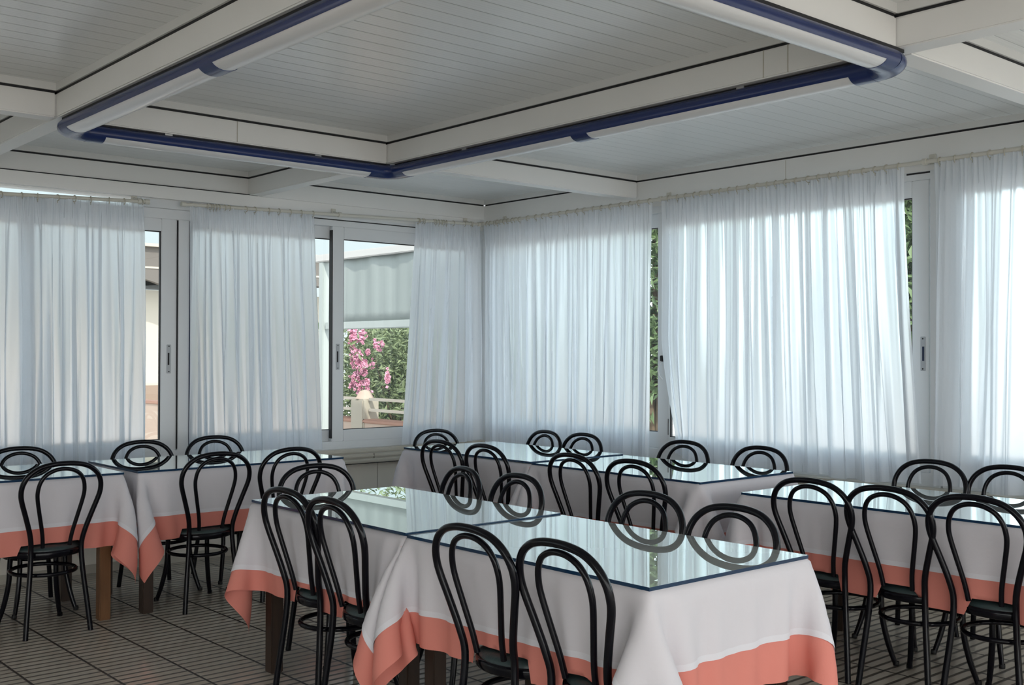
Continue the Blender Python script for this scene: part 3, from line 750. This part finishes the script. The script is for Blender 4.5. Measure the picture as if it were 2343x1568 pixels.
chair(4.265, 5.63, E_+.04, 'black chair at the near side of the corner table pair, farthest left', g2)
chair(4.275, 5.19, E_, 'black chair at the near side of the corner table pair, second from its left', g2)
chair(4.26, 4.41, E_-.02, 'black chair at the near side of the corner table pair, third from its left', g2)
chair(4.265, 3.95, E_+.03, 'black chair at the near side of the corner table pair, rightmost', g2)
chair(5.40, 5.84, W_-.10, 'black chair under the right curtains, leftmost behind the corner table pair', g2)
chair(5.42, 5.47, W_-.03, 'black chair under the right curtains, second from the left behind the corner tables', g2)
chair(5.47, 4.60, W_+.04, 'black chair behind the corner tables, right below the window lever', g2)
chair(5.49, 4.02, W_, 'black chair behind the corner tables, the rightmost under the widest curtain', g2)
chair(4.84, 6.44, S_, 'black chair at the head of the corner table pair, below the bunched corner curtain', g2)
chair(4.235, 2.85, E_+.02, 'black chair at the far right table, leftmost of its near row', g4)
chair(4.24, 2.475, E_-.02, 'black chair at the far right table, middle of its near row', g4)
chair(4.235, 2.09, E_, 'black chair at the far right table, nearest of its near row at the frame edge', g4)
chair(5.49, 2.93, W_, 'black chair under the right curtains behind the far right table, left one', g4)
chair(5.52, 2.53, W_+.03, 'black chair cut by the right edge of the view behind the far right table', g4)
chair(1.94, 5.705, N_+.04, 'black hoop-back chair at the leftmost table, its back towards us', g3)
chair(2.785, 5.71, N_-.03, 'black hoop-back chair before the second left table, beside the hanging corners', g3)
chair(3.26, 5.715, N_+.02, 'black hoop-back chair before the second left table, at its right half', g3)
chair(2.04, 6.76, S_, 'black chair behind the leftmost table under the left curtain, at the left edge', g3)
chair(2.78, 6.78, S_+.03, 'black chair behind the second left table, below the beige building in the glass', g3)
chair(3.31, 6.86, S_-.03, 'black chair behind the second left table, below the middle curtain', g3)

# ================================================================== tables
ZF, ZM, ZL, ZR = .757, .777, .782, .757
def xf_pair(cx, ysplit, side, length, width):
    """side -1: table on the near side of ysplit (its gap end faces +y); +1: mirrored"""
    sx = width/(2*TA); sy = length/(2*TB)
    def f(O, z):
        G = O.copy(); G[..., 0] = cx+O[..., 0]*sx
        if side < 0: G[..., 1] = ysplit-.0+(O[..., 1]-TB)*sy
        else: G[..., 1] = ysplit-(O[..., 1]-TB)*sy
        G[..., 2] = z+O[..., 2]; return G
    return f
def pair_table(cx, ysplit, side, length, width, z, D, labels, wrot, woff, leg_mat=None, wover=(.24, .24, .24, .24)):
    f = xf_pair(cx, ysplit, side, length, width); cy = ysplit+side*length/2
    table_thing(cx, cy, width/2-.002, length/2-.008, z-.002, labels[0], 'wooden dining tables', leg_mat)
    tablecloths(f, D, z, SEATS, labels[1], labels[2], wrot, woff, wover)
    glass_top(cx-width/2+.002, cy-length/2+.004, cx+width/2-.002, cy+length/2-.004, z+(.0045 if side < 0 else .0105), labels[3])
pair_table(2.785, 3.348, -1, 1.212, .80, ZF, D1, ['dark wooden table nearest the camera, under two cloths', 'white tablecloth on the nearest table, long pointed corner at the right',
    'coral tablecloth under the white one on the nearest table', 'glass sheet on the nearest table, mirroring the striped curtains'], .012, (.0, -.01), {}, (.245, .24, .225, .25))
pair_table(2.785, 3.348, 1, 1.215, .80, ZF, D2, ['dark wooden table behind the nearest one, joined end to end', 'white tablecloth on the farther front table, its corner hanging at the far left',
    'coral tablecloth with the long pointed corner hanging left on the farther front table', 'glass sheet on the farther table of the front pair, mirroring the outside blind'], -.012, (.0, 0), {}, (.27, .25, .26, .24))
pair_table(4.815, 4.905, -1, 1.30, .812, ZM, D2, ['dark wooden table under the widest curtain, nearer one of the corner pair', 'white tablecloth with a free end facing us on the nearer corner-pair table',
    'coral tablecloth peeping out on the nearer corner-pair table', 'glass sheet on the nearer corner-pair table, below the widest curtain'], .01, (0, 0), {}, (.25, .24, .25, .24))
pair_table(4.815, 4.905, 1, 1.32, .812, ZM, D1, ['dark wooden table closest to the room corner', 'white tablecloth on the table closest to the room corner',
    'coral tablecloth on the table closest to the room corner', 'glass sheet on the table closest to the room corner'], -.008, (0, 0), {}, (.25, .24, .27, .24))

# long table at the far right: same cloth shapes, longer in the middle
def xf_R(O, z):
    G = O.copy(); y = O[..., 1]; yy = np.where(y > 0, y, y*1.9)
    G[..., 0] = 4.775+O[..., 0]*1.02; G[..., 1] = 3.325+(y*0)+(-(TB-.0)) + np.where(y > 0, y, y*1.9); G[..., 2] = z+O[..., 2]; return G
Pm, uxm, uym = D1
Dm = (Pm[:, ::-1].copy()*np.array([1, -1, 1]), uxm, -uym[::-1])
table_thing(4.775, 3.325-.605-.27, .405, .86, ZR-.002, 'dark wooden long table at the far right', 'wooden dining tables')
tablecloths(xf_R, Dm, ZR, SEATS, 'white tablecloth on the long table at the far right', 'coral tablecloth on the long table at the far right', .006, (0, 0), (.215, .24, .24, .24))
glass_top(4.372, 3.325-1.74, 5.178, 3.322, ZR+.0045, 'glass sheet on the long table at the far right')

# the two left tables: long side along the window
def xf_L(xend, yc, side, length, width):
    """side +1: gap end is the left end (x=xend); -1: gap end is the right end"""
    sx = width/(2*TA); sy = length/(2*TB)
    def f(O, z):
        G = O.copy(); G[..., 1] = yc-O[..., 0]*sx*(1 if side > 0 else -1)*(-1)
        G[..., 0] = xend-(O[..., 1]-TB)*sy*side*(1); G[..., 2] = z+O[..., 2]; return G
    return f
DL1 = get_drape('l1', TA, TB-.006, .034, 21)
yc = 6.255; wd = .75
f = xf_L(2.352-.035, yc, -1, 1.30, wd)
table_thing(2.317-.65, yc, .645, wd/2-.002, ZL-.002, 'wooden table at the left edge with one leg coloured as if lit', 'wooden dining tables', {(1, -1): lit_leg_wood, (1, 1): dark_wood})
tablecloths(f, DL1, ZL, SEATS, 'white tablecloth on the table at the left edge', 'coral tablecloth on the table at the left edge', .01, (0, .0), (.235, .24, .24, .24))
glass_top(2.317-1.30, yc-wd/2, 2.317, yc+wd/2, ZL+.0045, 'glass sheet on the table at the left edge')
f = xf_L(2.395, yc+.0, 1, 1.315, wd)
table_thing(2.395+.6575, yc, .6515, wd/2-.002, ZL-.002, 'wooden table second from the left, before the sliding window frame', 'wooden dining tables')
tablecloths(f, DL1, ZL, SEATS, 'white tablecloth on the second left table, its corner beside the gap', 'coral tablecloth on the second left table, pointed corner hanging in the gap', -.01, (0, .0), (.24, .235, .24, .24))
glass_top(2.395, yc-wd/2, 2.395+1.315, yc+wd/2, ZL+.0045, 'glass sheet on the second left table')

# ================================================================== OUTSIDE
ground_mat = mat('pale_paving', (.52, .49, .46), .8, noise=(.8, .15))
b = MB(); b.box((-40, YB+.3, -.25), (70, 70, -.13), ground_mat); b.box((XR+.3, -40, -.25), (70, YB+.3, -.13), ground_mat)
b.box((-40, -40, -.25), (XR+.3, Y0-.5, -.13), ground_mat); b.box((-40, Y0-.5, -.25), (X0-.5, YB+.3, -.13), ground_mat)
struct(b.build('ground'))
# beige building seen left
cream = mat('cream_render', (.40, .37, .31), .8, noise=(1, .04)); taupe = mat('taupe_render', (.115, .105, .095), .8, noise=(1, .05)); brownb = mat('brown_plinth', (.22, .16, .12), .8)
bd = empty('building', (10, 29, 0), 'beige building with a cream wall and taupe upper storey seen through the left glass', 'building')
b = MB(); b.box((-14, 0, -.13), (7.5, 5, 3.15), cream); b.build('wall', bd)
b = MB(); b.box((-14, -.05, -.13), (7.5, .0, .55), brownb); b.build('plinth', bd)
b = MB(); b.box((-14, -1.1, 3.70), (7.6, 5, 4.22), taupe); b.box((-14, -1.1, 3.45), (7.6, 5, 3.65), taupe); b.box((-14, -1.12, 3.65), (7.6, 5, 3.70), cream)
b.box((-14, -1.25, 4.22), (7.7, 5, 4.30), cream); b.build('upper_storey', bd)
b = MB()
for i in range(8):      # shallow arches under the upper storey
    x0 = -14+i*2.7
    vs = []; n = 12
    for j in range(n+1):
        t = j/n; x = x0+2.7*t; vs += [(x, -1.1, 3.45), (x, -1.1, 3.45-.30*abs(2*t-1)**2.2-.02), (x, -.9, 3.45), (x, -.9, 3.45-.30*abs(2*t-1)**2.2-.02)]
    fs = []
    for j in range(n):
        o = j*4; fs += [(o, o+1, o+5, o+4), (o+2, o+6, o+7, o+3), (o+1, o+3, o+7, o+5)]
    b.add(vs, fs, taupe)
b.build('arcade', bd)
# white terrace blind beside the oleander window
tb = empty('terrace_blind', (7.05, 7.9, 1.7), 'white terrace blind hanging outside beyond the oleander window', 'blind')
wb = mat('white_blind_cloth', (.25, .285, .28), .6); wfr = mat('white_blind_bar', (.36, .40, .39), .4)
b = MB()
P = np.zeros((80, 8, 3)); yy = np.linspace(.0, 3.62, 80)[:, None]; zz = np.linspace(.12, .86, 8)[None, :]
P[..., 0] = .012*np.sin(yy*9)*(zz*1.3)+.006*np.sin(yy*23); P[..., 1] = yy+0*zz; P[..., 2] = zz+0*yy
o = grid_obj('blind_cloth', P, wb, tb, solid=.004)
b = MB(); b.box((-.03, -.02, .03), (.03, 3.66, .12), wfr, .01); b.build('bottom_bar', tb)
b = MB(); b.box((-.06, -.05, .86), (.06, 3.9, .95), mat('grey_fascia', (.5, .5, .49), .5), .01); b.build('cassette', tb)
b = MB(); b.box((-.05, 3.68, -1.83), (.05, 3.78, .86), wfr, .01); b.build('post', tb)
# low cream garden wall with pillar and rails
gw = empty('garden_wall', (8.0, 12, -.13), 'low cream garden wall with a pillar and pale rails in front of the shrubs', 'wall')
pc = mat('peach_render', (.42, .33, .27), .8, noise=(2, .05)); terra = mat('terracotta_coping', (.33, .19, .14), .7)
b = MB(); b.box((-.1, -5, 0), (.1, 8, .67), pc); b.build('wall', gw)
b = MB(); b.box((-.12, -5, .67), (.12, 8, .72), terra, .01); b.build('coping', gw)
b = MB(); b.box((-.13, .02, 0), (.13, .32, .98), mat('cream_pillar', (.36, .33, .27), .8), .02); b.lathe([(0, .12), (.08, .10), (.15, .0)], pc, 4, (0, .17, .98)); b.build('pillar', gw)
railm = mat('pale_rail', (.38, .35, .30), .7)
for z in (.82, .96):
    b = MB(); b.box((-.05, -4, z), (0, .0, z+.035), railm); b.box((-.05, .34, z), (0, 6, z+.035), railm); b.build('rail', gw)
for y in (-3.2, -2.1, -1.0, 2.0, 3.5):
    b = MB(); b.box((-.06, y, .72), (.01, y+.08, 1.05), railm); b.build('post', gw)

def leaf_material(name, c1, c2):
    m = mat(name, c1, .55); t = m.node_tree; b = t.nodes['Principled BSDF']
    oi = t.nodes.new('ShaderNodeTexNoise'); oi.inputs['Scale'].default_value = 3.2; g = t.nodes.new('ShaderNodeNewGeometry'); t.links.new(g.outputs['Position'], oi.inputs['Vector'])
    mx = t.nodes.new('ShaderNodeMix'); mx.data_type = 'RGBA'; mx.inputs[6].default_value = (*c1, 1); mx.inputs[7].default_value = (*c2, 1)
    t.links.new(oi.outputs[0], mx.inputs[0]); t.links.new(mx.outputs[2], b.inputs['Base Color']); return m
leaf_g = leaf_material('leaf_green', (.06, .11, .05), (.26, .31, .16)); leaf_d = leaf_material('leaf_dark_green', (.04, .085, .035), (.15, .22, .09))
petal = leaf_material('oleander_petal', (.66, .26, .40), (.80, .52, .62)); bark = mat('bark', (.12, .09, .06), .9, noise=(12, .3))
def shrub(c, h, r, label, cat, leafm, n=2600, seed=0, flowers=None, ls=.10, group='trees and shrubs outside the windows', name='shrub'):
    rs = random.Random(seed); root = empty(name, c, label, cat, group)
    b = MB()
    for i in range(5):
        a = rs.uniform(0, 2*PI); q = r*.5
        b.tube([(0.05*math.cos(a), .05*math.sin(a), 0), (q*.4*math.cos(a), q*.4*math.sin(a), h*.35), (q*math.cos(a), q*math.sin(a), h*.8)], [.04*h/2, .025*h/2, .008*h/2], bark, 6)
    b.build('stem', root)
    cl = [(rs.gauss(0, .42)*r, rs.gauss(0, .42)*r, h*(.18+.78*rs.random())) for _ in range(26)]
    b = MB()
    def leaf(b, p, s, m, asp=.32):
        u = Vector((rs.gauss(0, 1), rs.gauss(0, 1), rs.gauss(0, .8))).normalized(); w = u.cross(Vector((rs.gauss(0, 1), rs.gauss(0, 1), rs.gauss(0, 1)))).normalized()
        p = Vector(p); nn = u.cross(w)*s*.12
        p.x = max(-r, min(r, p.x)); p.y = max(-r, min(r, p.y))
        b.add([p-u*s*.5, p+w*s*asp*.5+nn, p+u*s*.5, p-w*s*asp*.5+nn], [(0, 1, 2), (0, 2, 3)], m)
    for i in range(n):
        q = rs.choice(cl); k = r*.36
        leaf(b, (q[0]+rs.gauss(0, k), q[1]+rs.gauss(0, k), max(.05, q[2]+rs.gauss(0, k))), ls*rs.uniform(.6, 1.4), leafm)
    b.build('foliage', root)
    if flowers:
        b = MB()
        for (fx, fy, fz, fr, fn) in flowers:
            for i in range(fn):
                p = Vector((fx+rs.gauss(0, fr*.5), fy+rs.gauss(0, fr*.5), fz+rs.gauss(0, fr)))
                for k in range(4): leaf(b, p, .055, petal, .8)
        b.build('blossom', root)
    return root
# blossom clusters: x, y, z from the foot of the stem, spread, count
fl = [(-0.85, 0.56, 1.86, 0.07, 50), (-0.85, 0.51, 1.75, 0.08, 60), (-0.85, 0.43, 1.63, 0.06, 40), (-0.85, 0.45, 1.47, 0.07, 50), (-0.85, 0.41, 1.2, 0.05, 20), (-0.85, 0.53, 1.21, 0.05, 20), (-0.85, -0.06, 1.87, 0.05, 45), (-0.85, -0.08, 1.76, 0.05, 45), (-0.85, -0.06, 1.66, 0.03, 16), (-0.85, -0.3, 1.82, 0.06, 30), (-0.85, -0.15, 1.54, 0.05, 50), (-0.85, -0.23, 1.44, 0.06, 80), (-0.85, -0.33, 1.36, 0.05, 60), (-0.85, -0.1, 1.47, 0.05, 40), (-0.85, -0.13, 1.22, 0.05, 50), (-0.85, -0.23, 1.14, 0.05, 50), (-0.85, -0.42, 1.13, 0.05, 30), (-0.85, -0.07, 1.15, 0.04, 30), (-0.85, -0.71, 1.66, 0.04, 14), (-0.85, -0.6, 1.69, 0.03, 12), (-0.85, -0.79, 1.7, 0.02, 8), (-0.85, -0.98, 1.27, 0.035, 22), (-0.85, -0.92, 1.21, 0.03, 14), (-0.85, -0.44, 1.59, 0.02, 10), (-0.85, -0.56, 1.42, 0.03, 10)]
shrub((9.12, 12.95, -.13), 1.98, .90, 'pink flowering oleander behind the garden wall', 'shrub', leaf_g, 5200, 1, fl, .11, name='oleander')
for i, (x, y, h, r, m, lb) in enumerate([(9.3, 11.25, 1.85, .60, leaf_d, 'dark green shrub beside the right edge of the oleander window'), (11.0, 14.9, 1.95, .80, leaf_g, 'olive green shrub right of the pink oleander'),
        (9.1, 17.2, 2.0, .95, leaf_d, 'dark shrub behind the pink oleander'), (12.2, 17.8, 2.1, 1.1, leaf_g, 'tall olive green shrub farther behind the garden wall')]):
    shrub((x, y, -.13), h, r, lb, 'shrub', m, 6500, 10+i, None, .14)
shrub((14.6, 12.9, -.13), 5.2, 1.2, 'leafy tree seen in the slit beside the window lever', 'tree', leaf_d, 5200, 31, None, .22, name='tree')
shrub((17.5, 9.7, -.13), 6.3, 1.2, 'dark tree seen in the narrow slit at the upper right', 'tree', leaf_d, 5200, 37, None, .24, name='tree')
